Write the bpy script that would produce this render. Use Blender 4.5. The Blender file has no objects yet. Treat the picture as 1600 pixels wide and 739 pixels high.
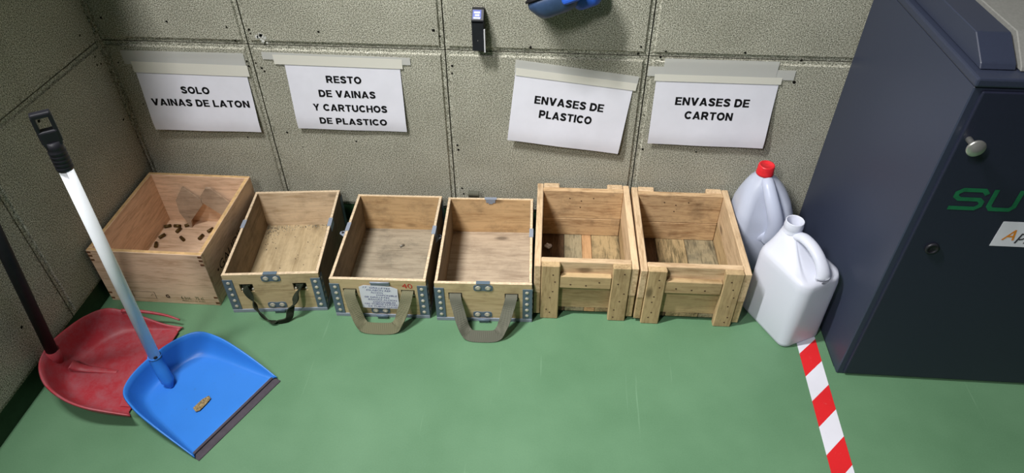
import bpy, bmesh, math, random
from mathutils import Vector, Matrix
random.seed(7)
S = bpy.context.scene
COL = S.collection

# ------------------------------------------------------------------ camera, light, exposure
cam = bpy.data.cameras.new('camera'); camo = bpy.data.objects.new('camera', cam); COL.objects.link(camo)
cam.sensor_width = 36.0; cam.lens = 1071.4 / 1600 * 36; cam.clip_start = 0.01
pt, yw, rl = math.radians(40.78), math.radians(-4.49), math.radians(-0.33)
fwd = Vector((math.sin(yw) * math.cos(pt), math.cos(yw) * math.cos(pt), -math.sin(pt)))
rgt = Vector((math.cos(yw), -math.sin(yw), 0)); upv = rgt.cross(fwd)
r2 = rgt * math.cos(rl) + upv * math.sin(rl); u2 = -rgt * math.sin(rl) + upv * math.cos(rl)
M = Matrix((r2, u2, -fwd)).transposed().to_4x4(); M.translation = Vector((1.1697, -1.5591, 1.3147))
camo.matrix_world = M
S.camera = camo
S.view_settings.view_transform = 'Standard'; S.view_settings.look = 'None'
S.view_settings.gamma = 1.0; S.view_settings.use_curve_mapping = False
S.view_settings.exposure = 0.0
w = bpy.data.worlds.new('world'); S.world = w; w.use_nodes = True
w.node_tree.nodes['Background'].inputs[0].default_value = (0.93, 0.97, 1.0, 1)
w.node_tree.nodes['Background'].inputs[1].default_value = 0.04
def area(name, loc, size, sy, power, target=None, col=(1, 0.98, 0.95)):
    l = bpy.data.lights.new(name, 'AREA'); l.shape = 'RECTANGLE'; l.size = size; l.size_y = sy
    l.energy = power; l.color = col
    o = bpy.data.objects.new(name, l); COL.objects.link(o); o.location = loc
    if target: o.rotation_euler = (Vector(target) - Vector(loc)).to_track_quat('-Z', 'Y').to_euler()
    return o
key = area('ceiling_tube_light', (0.055, -0.95, 2.3), 0.08, 1.0, 33, (1.15, -0.45, 0.0), (1, 0.99, 0.975))
key.data.spread = math.radians(86)
front_fill = area('front_fill_light', (0.055, -2.3, 2.3), 0.08, 1.0, 26, (1.40, -1.2, 0.0), (1, 0.99, 0.975))  # added fill lamp for the box and cabinet fronts, no known tube there
front_fill.data.spread = math.radians(100)

# ------------------------------------------------------------------ node materials
def lin(c):
    return tuple(((v / 255) / 12.92 if v / 255 <= 0.04045 else ((v / 255 + 0.055) / 1.055) ** 2.4) for v in c) + (1,)
def newmat(name, rough=0.6, spec=0.3):
    m = bpy.data.materials.new(name); m.use_nodes = True
    b = m.node_tree.nodes['Principled BSDF']
    b.inputs['Roughness'].default_value = rough; b.inputs['Specular IOR Level'].default_value = spec
    return m, m.node_tree, b
def N(nt, typ, **kw):
    n = nt.nodes.new(typ)
    for k, v in kw.items():
        if k in n.inputs: n.inputs[k].default_value = v
        else: setattr(n, k, v)
    return n
def ramp(nt, fac, stops):
    r = nt.nodes.new('ShaderNodeValToRGB'); e = r.color_ramp.elements
    while len(e) < len(stops): e.new(0.5)
    for q, (p, c) in zip(e, stops): q.position = p; q.color = c
    nt.links.new(fac, r.inputs['Fac']); return r.outputs['Color']
def mix(nt, fac, a, b, mode='MIX'):
    m = nt.nodes.new('ShaderNodeMix'); m.data_type = 'RGBA'; m.blend_type = mode
    for sock, v in ((m.inputs[0], fac), (m.inputs[6], a), (m.inputs[7], b)):
        if hasattr(v, 'links'): nt.links.new(v, sock)
        else: sock.default_value = v
    return m.outputs[2]
def coords(nt, scale=(1, 1, 1), rnd=True):
    tc = nt.nodes.new('ShaderNodeTexCoord'); mp = nt.nodes.new('ShaderNodeMapping'); mp.inputs['Scale'].default_value = scale
    nt.links.new(tc.outputs['Object'], mp.inputs['Vector'])
    if rnd:
        oi = nt.nodes.new('ShaderNodeObjectInfo'); mu = nt.nodes.new('ShaderNodeMath'); mu.operation = 'MULTIPLY'; mu.inputs[1].default_value = 37.0
        nt.links.new(oi.outputs['Random'], mu.inputs[0]); nt.links.new(mu.outputs[0], mp.inputs['Location'])
    return mp.outputs['Vector']
def noise(nt, vec, scale, detail=4, rough=0.55, dist=0.0):
    n = N(nt, 'ShaderNodeTexNoise'); n.inputs['Scale'].default_value = scale; n.inputs['Detail'].default_value = detail
    n.inputs['Roughness'].default_value = rough; n.inputs['Distortion'].default_value = dist
    nt.links.new(vec, n.inputs['Vector']); return n.outputs['Fac']
def bump(nt, b, h, strength=0.3, dist=0.001):
    n = nt.nodes.new('ShaderNodeBump'); n.inputs['Strength'].default_value = strength; n.inputs['Distance'].default_value = dist
    nt.links.new(h, n.inputs['Height']); nt.links.new(n.outputs['Normal'], b.inputs['Normal'])
def plain(name, c, rough=0.5, spec=0.35, metal=0.0, var=0.08, scale=60, bmp=0.0):
    m, nt, b = newmat(name, rough, spec); b.inputs['Metallic'].default_value = metal
    v = coords(nt); f = noise(nt, v, scale, 5)
    c0 = lin(c); lo = tuple(x * (1 - var * 2) for x in c0[:3]) + (1,); hi = tuple(min(1, x * (1 + var * 2)) for x in c0[:3]) + (1,)
    nt.links.new(ramp(nt, f, [(0.3, lo), (0.7, hi)]), b.inputs['Base Color'])
    if bmp: bump(nt, b, f, bmp)
    return m
def wood(name, axis, light, dark, stain=None, stain_amt=0.35, rings=26, rough=0.7, knots=True, rnd=0.12):
    """long grain along the given axis (x, y or z)"""
    m, nt, b = newmat(name, rough, 0.2)
    sc = {'x': (1.0, 9, 9), 'y': (9, 1.0, 9), 'z': (9, 9, 1.0)}[axis]
    v = coords(nt, sc)
    warp = noise(nt, v, 2.2, 3)
    f1 = noise(nt, v, rings, 5, 0.65, 0.6)
    f2 = noise(nt, v, 5.0, 4, 0.55, 1.2)
    ad = nt.nodes.new('ShaderNodeMath'); ad.operation = 'ADD'; nt.links.new(f1, ad.inputs[0]); nt.links.new(f2, ad.inputs[1])
    hf = nt.nodes.new('ShaderNodeMath'); hf.operation = 'MULTIPLY'; hf.inputs[1].default_value = 0.5; nt.links.new(ad.outputs[0], hf.inputs[0])
    c = ramp(nt, hf.outputs[0], [(0.36, lin(dark)), (0.52, lin(light)), (0.68, tuple(min(1, x * 1.12) for x in lin(light)[:3]) + (1,))])
    if stain:
        v2 = coords(nt); s = noise(nt, v2, 14, 6, 0.7)
        sf = ramp(nt, s, [(0.5, (0, 0, 0, 1)), (0.72, (stain_amt,) * 3 + (1,))])
        c = mix(nt, sf, c, lin(stain))
        s2 = noise(nt, v2, 150, 3, 0.7)
        c = mix(nt, ramp(nt, s2, [(0.66, (0, 0, 0, 1)), (0.74, (stain_amt,) * 3 + (1,))]), c, tuple(x * 0.5 for x in lin(stain)[:3]) + (1,))
    if knots:
        v3 = coords(nt, {'x': (6, 14, 14), 'y': (14, 6, 14), 'z': (14, 14, 6)}[axis])
        vo = N(nt, 'ShaderNodeTexVoronoi'); vo.inputs['Scale'].default_value = 0.8; nt.links.new(v3, vo.inputs['Vector'])
        kf = ramp(nt, vo.outputs['Distance'], [(0.05, (0.75,) * 3 + (1,)), (0.12, (0, 0, 0, 1))])
        c = mix(nt, kf, c, tuple(x * 0.35 for x in lin(dark)[:3]) + (1,))
    oi = nt.nodes.new('ShaderNodeObjectInfo')
    rr = ramp(nt, oi.outputs['Random'], [(0, (1 - rnd,) * 3 + (1,)), (1, (1 + rnd * .5,) * 3 + (1,))])
    c = mix(nt, 1.0, c, rr, 'MULTIPLY')
    nt.links.new(c, b.inputs['Base Color']); bump(nt, b, f1, 0.25, 0.0008)
    return m

def mat_wall():
    m, nt, b = newmat('rubber_granulate_tile', 0.95, 0.1)
    v = coords(nt, rnd=False)
    f = noise(nt, v, 390, 2, 0.65); g = noise(nt, v, 7, 5, 0.6)
    c = ramp(nt, f, [(0.34, lin((62, 62, 55))), (0.46, lin((146, 145, 131))), (0.55, lin((180, 178, 163))), (0.66, lin((226, 225, 214)))])
    c = mix(nt, 1.0, c, ramp(nt, g, [(0.35, (0.86, 0.86, 0.84, 1)), (0.65, (1.03, 1.03, 1.02, 1))]), 'MULTIPLY')
    nt.links.new(c, b.inputs['Base Color']); bump(nt, b, f, 0.22, 0.001)
    return m
def mat_floor():
    m, nt, b = newmat('green_floor_paint', 0.42, 0.4)
    v = coords(nt, rnd=False)
    g = noise(nt, v, 5, 6, 0.6); f = noise(nt, v, 300, 2)
    c = ramp(nt, g, [(0.3, lin((85, 121, 90))), (0.7, lin((94, 131, 99)))])
    c = mix(nt, ramp(nt, f, [(0.3, (0, 0, 0, 1)), (0.7, (0.10,) * 3 + (1,))]), c, lin((120, 170, 130)))
    s = noise(nt, v, 55, 5, 0.75)       # pale chips
    c = mix(nt, ramp(nt, s, [(0.715, (0, 0, 0, 1)), (0.74, (0.6,) * 3 + (1,))]), c, lin((175, 200, 178)))
    v2 = coords(nt, (1.0, 1.7, 1), rnd=False)
    d = noise(nt, v2, 41, 4, 0.8)       # dark scuffs
    c = mix(nt, ramp(nt, d, [(0.73, (0, 0, 0, 1)), (0.78, (0.7,) * 3 + (1,))]), c, lin((45, 70, 48)))
    v3 = coords(nt, (60, 2.2, 1), rnd=False)
    l = noise(nt, v3, 1.2, 3, 0.6)      # drag scratches
    c = mix(nt, ramp(nt, l, [(0.68, (0, 0, 0, 1)), (0.74, (0.15,) * 3 + (1,))]), c, lin((165, 200, 170)))
    nt.links.new(c, b.inputs['Base Color'])
    nt.links.new(ramp(nt, g, [(0.3, (0.36,) * 3 + (1,)), (0.7, (0.52,) * 3 + (1,))]), b.inputs['Roughness'])
    bump(nt, b, noise(nt, v, 90, 3), 0.12, 0.001)
    return m
def mat_trans(name, c, rough=0.35, trl=0.45, transp=0.06, spec=0.4):
    m, nt, b = newmat(name, rough, spec); b.inputs['Base Color'].default_value = lin(c)
    out = nt.nodes['Material Output']
    t = nt.nodes.new('ShaderNodeBsdfTranslucent'); t.inputs['Color'].default_value = lin(c)
    a = nt.nodes.new('ShaderNodeMixShader'); a.inputs[0].default_value = trl
    nt.links.new(b.outputs[0], a.inputs[1]); nt.links.new(t.outputs[0], a.inputs[2])
    p = nt.nodes.new('ShaderNodeBsdfTransparent'); q = nt.nodes.new('ShaderNodeMixShader'); q.inputs[0].default_value = transp
    nt.links.new(a.outputs[0], q.inputs[1]); nt.links.new(p.outputs[0], q.inputs[2]); nt.links.new(q.outputs[0], out.inputs['Surface'])
    return m
def mat_scuffed(name, c, scuff, rough=0.4, amt=0.5, s=120, th=(.62, .75)):
    m, nt, b = newmat(name, rough, 0.4); v = coords(nt)
    f = noise(nt, v, s, 5, 0.8); g = noise(nt, v, 9, 4)
    c0 = ramp(nt, g, [(0.3, tuple(x * .9 for x in lin(c)[:3]) + (1,)), (0.7, lin(c))])
    cc = mix(nt, ramp(nt, f, [(th[0], (0, 0, 0, 1)), (th[1], (amt,) * 3 + (1,))]), c0, lin(scuff))
    nt.links.new(cc, b.inputs['Base Color']); return m
def mat_web(name, c):
    m, nt, b = newmat(name, 0.85, 0.15); v = coords(nt)
    ch = N(nt, 'ShaderNodeTexChecker'); ch.inputs['Scale'].default_value = 420; nt.links.new(v, ch.inputs['Vector'])
    ch.inputs['Color1'].default_value = lin(c); ch.inputs['Color2'].default_value = tuple(x * .7 for x in lin(c)[:3]) + (1,)
    nt.links.new(ch.outputs['Color'], b.inputs['Base Color']); bump(nt, b, ch.outputs['Fac'], 0.4, 0.0008); return m

WALL = mat_wall(); FLOOR = mat_floor()
GAP = plain('dark_joint_rubber', (40, 39, 33), 0.95, 0.05)  # dark backing behind the tiles, visible in the joints
HOLE = plain('dark_screw_hole', (22, 21, 18), 0.9, 0.1)
WHITEMARK = plain('white_plaster_smear', (205, 205, 200), 0.9, 0.1)
SKIRT = plain('dark_green_skirting_paint', (40, 68, 44), 0.6, 0.25)
PAPER = plain('white_paper', (226, 226, 236), 0.8, 0.2, var=0.012, scale=25, bmp=0.15)
INK = plain('black_ink', (14, 14, 18), 0.7, 0.2)
TAPE = mat_trans('translucent_masking_tape', (216, 216, 212), 0.6, 0.1, 0.30)
TAPE2 = mat_trans('cream_masking_tape', (232, 230, 220), 0.6, 0.08, 0.12)
WINE = {a: wood('pine_case_' + a, a, (230, 198, 168), (198, 162, 130), (150, 120, 94), 0.12, rnd=0.08, knots=False) for a in 'xyz'}
WINE_END = plain('pine_end_grain', (110, 72, 45), 0.8)
WINE_RIM = plain('pine_rim_edge', (205, 168, 118), 0.75, var=0.1)
BROWNINK = plain('brown_stamp_ink', (58, 38, 26), 0.8)
GREENINK = plain('green_stamp_ink', (66, 90, 52), 0.8)
def ply(nm, ax, l, d, st, amt): return wood(nm, ax, l, d, st, amt, rings=18, rnd=0.06)
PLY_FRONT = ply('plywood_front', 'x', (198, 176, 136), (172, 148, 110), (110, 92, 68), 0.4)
PLY_SIDE_SHADED = ply('plywood_side_shaded', 'y', (132, 114, 92), (104, 88, 69), (62, 52, 42), 0.5)  # plywood colour darkened to stand for the shade on the inner side walls
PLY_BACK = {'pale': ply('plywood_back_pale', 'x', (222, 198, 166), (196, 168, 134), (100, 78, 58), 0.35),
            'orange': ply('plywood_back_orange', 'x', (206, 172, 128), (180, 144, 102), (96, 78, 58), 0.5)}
PLY_FLOOR = {'sand': ply('plywood_floor_sand', 'y', (186, 166, 132), (164, 144, 110), (116, 100, 74), 0.45),
             'grey': ply('plywood_floor_grey', 'x', (164, 152, 132), (138, 126, 108), (100, 94, 82), 0.7),
             'pale': ply('plywood_floor_pale', 'x', (178, 160, 138), (150, 132, 112), (116, 100, 84), 0.4)}
PLY_EDGE = plain('plywood_edge', (208, 186, 156), 0.8, var=0.12, scale=140)
STEEL = mat_scuffed('blue_grey_painted_steel', (92, 108, 122), (150, 150, 146), 0.45, 0.4, 160)
ZINC = mat_scuffed('zinc_grey_steel', (140, 148, 162), (90, 96, 104), 0.4, 0.4, 140)
RIVET = plain('dull_rivet', (188, 182, 166), 0.5, 0.4, 0.3)
WEB_GREY = mat_web('grey_olive_webbing', (104, 104, 92)); WEB_KHAKI = mat_web('khaki_webbing', (118, 116, 92)); WEB_DARK = mat_web('dark_green_webbing', (48, 54, 42))
REDINK = plain('red_marker_ink', (190, 48, 40), 0.7)
BLUEINK = plain('blue_pen_ink', (44, 52, 130), 0.7)
PINE_L, PINE_D = (210, 182, 146), (172, 142, 108)
CR = {a: wood('crate_pine_' + a, a, PINE_L, PINE_D, (130, 100, 70), 0.3, rings=22, rnd=0.12) for a in 'xyz'}
CRG = {a: wood('weathered_crate_pine_' + a, a, (186, 160, 120), (152, 126, 90), (104, 86, 62), 0.35, rings=22, rnd=0.08) for a in 'xyz'}
CR_IN = wood('worn_crate_inner', 'x', (200, 168, 128), (154, 120, 86), (78, 62, 48), 0.5, rings=30)
PLANK = {'dark': wood('dark_old_plank', 'y', (112, 88, 66), (70, 54, 40), (40, 34, 30), 0.6),
         'grey': wood('grey_stained_plank', 'y', (150, 138, 110), (92, 84, 66), (70, 72, 66), 0.8),
         'green': wood('mossy_worn_plank', 'y', (168, 146, 108), (90, 80, 56), (66, 64, 48), 0.85),
         'orange': wood('orange_plank', 'y', (182, 144, 104), (150, 112, 76), (100, 74, 52), 0.4)}
NAIL = plain('nail_dent', (70, 50, 34), 0.8)
BLUE = mat_scuffed('blue_plastic', (50, 124, 214), (60, 84, 130), 0.38, 0.5, 60)
RED = mat_scuffed('red_plastic', (170, 50, 60), (158, 92, 100), 0.45, 0.65, 22, (.40, .62))
RUBBER = plain('grey_rubber_lip', (72, 66, 74), 0.7, 0.2)
STICKW = mat_scuffed('white_coated_tube', (242, 246, 252), (190, 190, 194), 0.45, 0.3, 200)
BLACKP = plain('black_plastic', (30, 30, 36), 0.45, 0.4)
BLACKT = plain('black_tube', (30, 30, 34), 0.6, 0.2)
HDPE = mat_trans('white_hdpe', (228, 231, 244), 0.35, 0.22, 0.03)
HDPE2 = mat_trans('bluish_clear_hdpe', (214, 221, 240), 0.3, 0.24, 0.14)
LIQ = mat_trans('pale_liquid', (196, 204, 224), 0.2, 0.4, 0.1)
CAPRED = plain('red_cap_plastic', (212, 40, 48), 0.35, 0.45)
NAVY = plain('navy_powder_coat', (50, 56, 74), 0.42, 0.4, var=0.03, scale=300)
NAVYD = plain('navy_door_coat', (36, 39, 56), 0.4, 0.4, var=0.03, scale=300)
GREYP = plain('grey_top_panel', (128, 128, 124), 0.7, 0.3, var=0.05, scale=200)
CHROME = plain('brushed_steel', (205, 205, 200), 0.35, 0.5, 0.85)
LOGO = plain('green_logo_paint', (24, 104, 66), 0.6)
ORANGE = plain('orange_print', (226, 140, 44), 0.6); DGREY = plain('dark_grey_print', (60, 58, 66), 0.6)
TRED = mat_scuffed('red_tape_film', (214, 40, 44), (226, 160, 160), 0.35, 0.35, 90)
TWHT = mat_scuffed('white_tape_film', (220, 220, 230), (170, 170, 176), 0.35, 0.3, 90)
BRASS = plain('tarnished_brass', (92, 74, 40), 0.4, 0.5, 0.7)
SILVER = plain('aluminium_case', (170, 168, 162), 0.35, 0.5, 0.8)
SCRAPW = wood('grey_offcut_wood', 'x', (172, 150, 128), (140, 120, 100), (98, 82, 66), 0.3, knots=False)
ALU = plain('pale_aluminium', (206, 206, 210), 0.4, 0.4); MUFF = plain('slate_blue_shell', (54, 74, 106), 0.4, 0.4); MUFFB = plain('bright_blue_plastic', (44, 92, 196), 0.4, 0.4); FOAM = plain('black_cushion', (18, 18, 24), 0.6, 0.3)
LBLUE = plain('blue_label', (84, 96, 168), 0.5); LPRINT = plain('pale_label_print', (196, 202, 232), 0.5)

# ------------------------------------------------------------------ mesh helpers
def newbm(): return bmesh.new()
def bx(bm, x0, x1, y0, y1, z0, z1, bev=0.0, seg=1, rot=None, mi=0):
    t = bmesh.new()
    bmesh.ops.create_cube(t, size=1.0)
    for v in t.verts:
        v.co = Vector(((x0 + x1) / 2 + v.co.x * (x1 - x0), (y0 + y1) / 2 + v.co.y * (y1 - y0), (z0 + z1) / 2 + v.co.z * (z1 - z0)))
    if bev: bmesh.ops.bevel(t, geom=t.edges[:], offset=bev, segments=seg, affect='EDGES', profile=0.5)
    merge(bm, t, rot, mi)
def merge(bm, t, mtx=None, mi=0):
    if mtx is not None: bmesh.ops.transform(t, matrix=mtx, verts=t.verts[:])
    vm = {}
    for v in t.verts: vm[v] = bm.verts.new(v.co)
    for f in t.faces:
        try:
            nf = bm.faces.new([vm[v] for v in f.verts]); nf.material_index = mi if mi else f.material_index; nf.smooth = f.smooth
        except ValueError: pass
    t.free()
def lathe(bm, prof, n=24, mtx=None, mi=0, smooth=True, cap=True):
    t = bmesh.new(); rings = []
    for r, z in prof:
        rings.append([t.verts.new((r * math.cos(2 * math.pi * i / n), r * math.sin(2 * math.pi * i / n), z)) for i in range(n)])
    for a, b in zip(rings, rings[1:]):
        for i in range(n):
            f = t.faces.new((a[i], a[(i + 1) % n], b[(i + 1) % n], b[i])); f.smooth = smooth
    if cap:
        t.faces.new(rings[0][::-1]); t.faces.new(rings[-1])
    merge(bm, t, mtx, mi)
def loft(bm, rings, close=True, cap0=True, cap1=True, smooth=True, mi=0):
    vs = [[bm.verts.new(p) for p in r] for r in rings]; n = len(vs[0])
    for a, b in zip(vs, vs[1:]):
        for i in range(n if close else n - 1):
            f = bm.faces.new((a[i], a[(i + 1) % n], b[(i + 1) % n], b[i])); f.smooth = smooth; f.material_index = mi
    if cap0: f = bm.faces.new(vs[0][::-1]); f.material_index = mi
    if cap1: f = bm.faces.new(vs[-1]); f.material_index = mi
    return vs
def frame(p, q):
    d = (Vector(q) - Vector(p)); R_ = d.to_track_quat('Z', 'Y').to_matrix().to_4x4(); R_.translation = Vector(p); return R_
def rod(bm, p, q, r, r1=None, n=18, mi=0):
    L = (Vector(q) - Vector(p)).length; lathe(bm, [(r, 0), (r1 if r1 else r, L)], n, frame(p, q), mi)
def spline(pts, n):
    P = [Vector(p) for p in pts]; out = []
    m = len(P) - 1
    for k in range(n + 1):
        t = k / n * m; i = min(int(t), m - 1); f = t - i
        a = P[max(i - 1, 0)]; b = P[i]; c = P[i + 1]; d = P[min(i + 2, m)]
        out.append(0.5 * ((2 * b) + (c - a) * f + (2 * a - 5 * b + 4 * c - d) * f * f + (3 * b - a - 3 * c + d) * f ** 3))
    return out
def tube(bm, pts, rads, n=14, flat=(1, 1), upd=Vector((0, 0, 1)), cap=True):
    P = [Vector(p) for p in pts]; rings = []
    for i, p in enumerate(P):
        d = (P[min(i + 1, len(P) - 1)] - P[max(i - 1, 0)]).normalized()
        s = d.cross(upd);  s = s.normalized() if s.length > 1e-4 else Vector((1, 0, 0))
        u = s.cross(d)
        r = rads[i] if isinstance(rads, (list, tuple)) else rads
        rings.append([p + s * (r * flat[0] * math.cos(2 * math.pi * k / n)) + u * (r * flat[1] * math.sin(2 * math.pi * k / n)) for k in range(n)])
    loft(bm, rings, cap0=cap, cap1=cap)
def ribbon(bm, pts, wid, w, th=0.0016):
    """flat band: centre points, unit width directions, width"""
    P = [Vector(p) for p in pts]; rings = []
    for i, p in enumerate(P):
        d = (P[min(i + 1, len(P) - 1)] - P[max(i - 1, 0)]).normalized()
        s = Vector(wid[i]); s = (s - d * s.dot(d)).normalized(); nn = d.cross(s).normalized()
        rings.append([p + s * w / 2 + nn * th, p - s * w / 2 + nn * th, p - s * w / 2 - nn * th, p + s * w / 2 - nn * th])
    loft(bm, rings, smooth=False)
    for f in bm.faces: f.smooth = False
def rrect(hx, hy, r, n=6):
    pts = []
    for cx, cy, a0 in ((hx - r, hy - r, 0), (-hx + r, hy - r, 90), (-hx + r, -hy + r, 180), (hx - r, -hy + r, 270)):
        for k in range(n + 1):
            a = math.radians(a0 + 90 * k / n); pts.append((cx + r * math.cos(a), cy + r * math.sin(a)))
    return pts
def prism(bm, poly, z0, z1, mtx=None, bev=0.0, mi=0):
    t = bmesh.new()
    a = [t.verts.new((x, y, z0)) for x, y in poly]; b = [t.verts.new((x, y, z1)) for x, y in poly]; n = len(poly)
    t.faces.new(a[::-1]); t.faces.new(b)
    for i in range(n): t.faces.new((a[i], a[(i + 1) % n], b[(i + 1) % n], b[i]))
    if bev: bmesh.ops.bevel(t, geom=t.edges[:], offset=bev, segments=1, affect='EDGES')
    merge(bm, t, mtx, mi)
def obj(name, bm, mats, parent=None, wc=True, smooth_angle=None):
    bmesh.ops.recalc_face_normals(bm, faces=bm.faces[:])
    if parent is not None and wc and parent.get('_wc'):
        o_ = Vector(parent['_wc'])
        bmesh.ops.translate(bm, vec=-o_, verts=bm.verts[:])
    me = bpy.data.meshes.new(name); bm.to_mesh(me); bm.free()
    for m in (mats if isinstance(mats, (list, tuple)) else [mats]): me.materials.append(m)
    o = bpy.data.objects.new(name, me); COL.objects.link(o)
    if parent is not None: o.parent = parent
    return o
def tag(o, label, cat, group=None):
    o['label'] = label; o['category'] = cat
    if group: o['group'] = group
    return o
def thing(name, label, cat, loc=(0, 0, 0), rotz=0, group=None, wc=False):
    """an Empty at the base of a thing; wc: its children are given in world coordinates"""
    o = bpy.data.objects.new(name, None); COL.objects.link(o); o.empty_display_size = 0.05
    o.location = loc; o.rotation_euler = (0, 0, rotz); tag(o, label, cat, group)
    if wc: o['_wc'] = list(loc)
    return o
def single(name, bm, mats, label, cat, loc, group=None):
    """a thing that is one mesh: given in world coordinates, origin moved to loc"""
    bmesh.ops.translate(bm, vec=-Vector(loc), verts=bm.verts[:])
    o = obj(name, bm, mats); o.location = loc; return tag(o, label, cat, group)
def struct(name, bm, mats):
    o = obj(name, bm, mats); o['kind'] = 'structure'; return o
def text_bm(body, bold=0.0, align='LEFT', shear=0.0, spacing=1.0, linesp=1.0):
    cu = bpy.data.curves.new('lettering', 'FONT'); cu.body = body; cu.size = 1; cu.offset = bold; cu.align_x = align
    cu.shear = shear; cu.space_character = spacing; cu.space_line = linesp; cu.resolution_u = 3
    o = bpy.data.objects.new('lettering', cu); COL.objects.link(o)
    dg = bpy.context.evaluated_depsgraph_get(); dg.update()
    me = bpy.data.meshes.new_from_object(o.evaluated_get(dg))
    bm = bmesh.new(); bm.from_mesh(me)
    bpy.data.objects.remove(o); bpy.data.curves.remove(cu); bpy.data.meshes.remove(me)
    return bm
def fit_text(bm, x0, x1, y0, y1):
    """scale a text mesh into a box of its own plane"""
    xs = [v.co.x for v in bm.verts]; ys = [v.co.y for v in bm.verts]
    a, b, c, d = min(xs), max(xs), min(ys), max(ys)
    for v in bm.verts: v.co = Vector((x0 + (v.co.x - a) / (b - a) * (x1 - x0), y0 + (v.co.y - c) / (d - c) * (y1 - y0), 0))
    return bm

# ------------------------------------------------------------------ the room
bm = newbm(); bx(bm, -0.3, 4.2, -3.2, 0.05, -0.08, 0); struct('floor', bm, FLOOR)
def tile(bm, a0, a1, z0, z1, place, slot=0):
    """granulate tile: raised face with a stepped, bevelled rim and a thin joint"""
    g, s, bv, dp = 0.0016, 0.0095, 0.0035, 0.0045
    prof = [(g, 0.03), (g, dp + 0.0), (s, dp), (s + bv, 0.0)]
    rings = []
    for ins, dep in prof:
        rings.append([place(a0 + ins, z0 + ins, dep), place(a1 - ins, z0 + ins, dep), place(a1 - ins, z1 - ins, dep), place(a0 + ins, z1 - ins, dep)])
    loft(bm, rings, cap0=False, cap1=True, smooth=False)
def mark(bm, a, z, r, place, mi):
    k = 7; ph = random.random() * 6
    pts = [(r * random.uniform(.6, 1.2) * math.cos(ph + 2 * math.pi * i / k), r * random.uniform(.6, 1.2) * math.sin(ph + 2 * math.pi * i / k)) for i in range(k)]
    f = bm.faces.new([bm.verts.new(place(a + x, z + y, -0.0006)) for x, y in pts]); f.material_index = mi
bp = lambda a, z, d: Vector((a, d, z)); lp = lambda a, z, d: Vector((-d, -a, z))
xs = [0.0, 0.386, 0.884, 1.382, 1.880, 2.378, 2.876, 3.374, 3.872]; zs = [0.060, 0.5595, 1.058, 1.556, 2.06, 2.6]
bm = newbm()
for i in range(len(xs) - 1):
    for j in range(len(zs) - 1): tile(bm, xs[i], xs[i + 1], zs[j], zs[j + 1], bp)
bx(bm, -0.05, 4.2, 0.02, 0.06, 0, 2.6, mi=1)
for a, z, r in [(0.027, .50, .003), (0.03, .62, .0035), (0.196, .615, .0035), (0.345, .605, .003), (0.357, .57, .003), (0.372, .515, .0032), (0.374, .502, .0035),
                (0.40, .60, .0035), (0.402, .59, .003), (0.395, .51, .003), (0.407, .497, .0035), (0.412, .488, .003), (.431, .305, .0035), (.62, .285, .003), (.575, .60, .0032),
                (.465, .26, .002), (.86, .612, .0045), (.875, .597, .003), (.90, .52, .0035), (.898, .50, .003), (.90, .285, .003), (.902, .27, .004), (.905, .14, .0035), (.908, .12, .003),
                (1.095, .575, .0045), (1.355, .567, .0035), (1.36, .585, .003), (1.41, .56, .0035), (1.42, .575, .0035), (1.607, .577, .0035), (1.742, .562, .0035), (1.34, .50, .003),
                (1.333, .29, .003), (1.335, .277, .003), (1.398, .295, .0035), (1.54, .292, .003), (1.74, .505, .0045), (0.315, .285, .003), (.05, .38, .002), (.13, .29, .002)]:
    mark(bm, a, z, r, bp, 2)
for k in range(14): mark(bm, .425 + random.gauss(0, .006), .585 + random.gauss(0, .009), random.uniform(.002, .006), bp, 3)
bx(bm, -0.02, .0040, -.0040, .02, 0.0605, 2.6)
struct('wall_back', bm, [WALL, GAP, HOLE, WHITEMARK])
ys_ = [0.0, 0.487, 0.985, 1.483, 1.981, 2.479, 2.977]
bm = newbm()
for i in range(len(ys_) - 1):
    for j in range(len(zs) - 1): tile(bm, ys_[i], ys_[i + 1], zs[j], zs[j + 1], lp)
bx(bm, -0.06, -0.02, -3.1, 0.06, 0, 2.6, mi=1)
for a, z, r in [(.30, .505, .0045), (.06, .60, .0035), (.04, .535, .003), (.045, .515, .003), (.035, .35, .004), (.62, .17, .004), (.55, .33, .003), (.03, .51, .003)]: mark(bm, a, z, r, lp, 2)
struct('wall_left', bm, [WALL, GAP, HOLE])
bm = newbm(); bx(bm, -0.0, 4.2, 0.006, 0.03, 0, 0.0605); struct('baseboard_back', bm, SKIRT)
bm = newbm(); bx(bm, -0.03, -0.006, -3.1, 0.006, 0, 0.0605); struct('baseboard_left', bm, SKIRT)

bm = newbm(); bx(bm, -0.002, 0.135, -0.76, 0.002, 0.985, 1.015, 0.003); bx(bm, -0.002, 0.012, -0.76, 0.002, 0.90, 0.985, 0.002)
for yy in (-0.73, -0.05): bx(bm, 0.0, 0.11, yy, yy + 0.012, 0.93, 0.985, 0.002)
struct('trim_1', bm, SKIRT)          # ledge on the left wall, above the frame

# ------------------------------------------------------------------ navy machine
mx, my, mzt = 1.856, -0.482, 0.757
mc = thing('machine_cabinet', 'dark navy steel machine cabinet standing at the right against the wall', 'machine', (mx, my, 0), wc=True)
bm = newbm(); bx(bm, mx, 3.0, my, -0.006, 0.0, mzt, 0.002); obj('body', bm, NAVY, mc)
bm = newbm()
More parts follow.
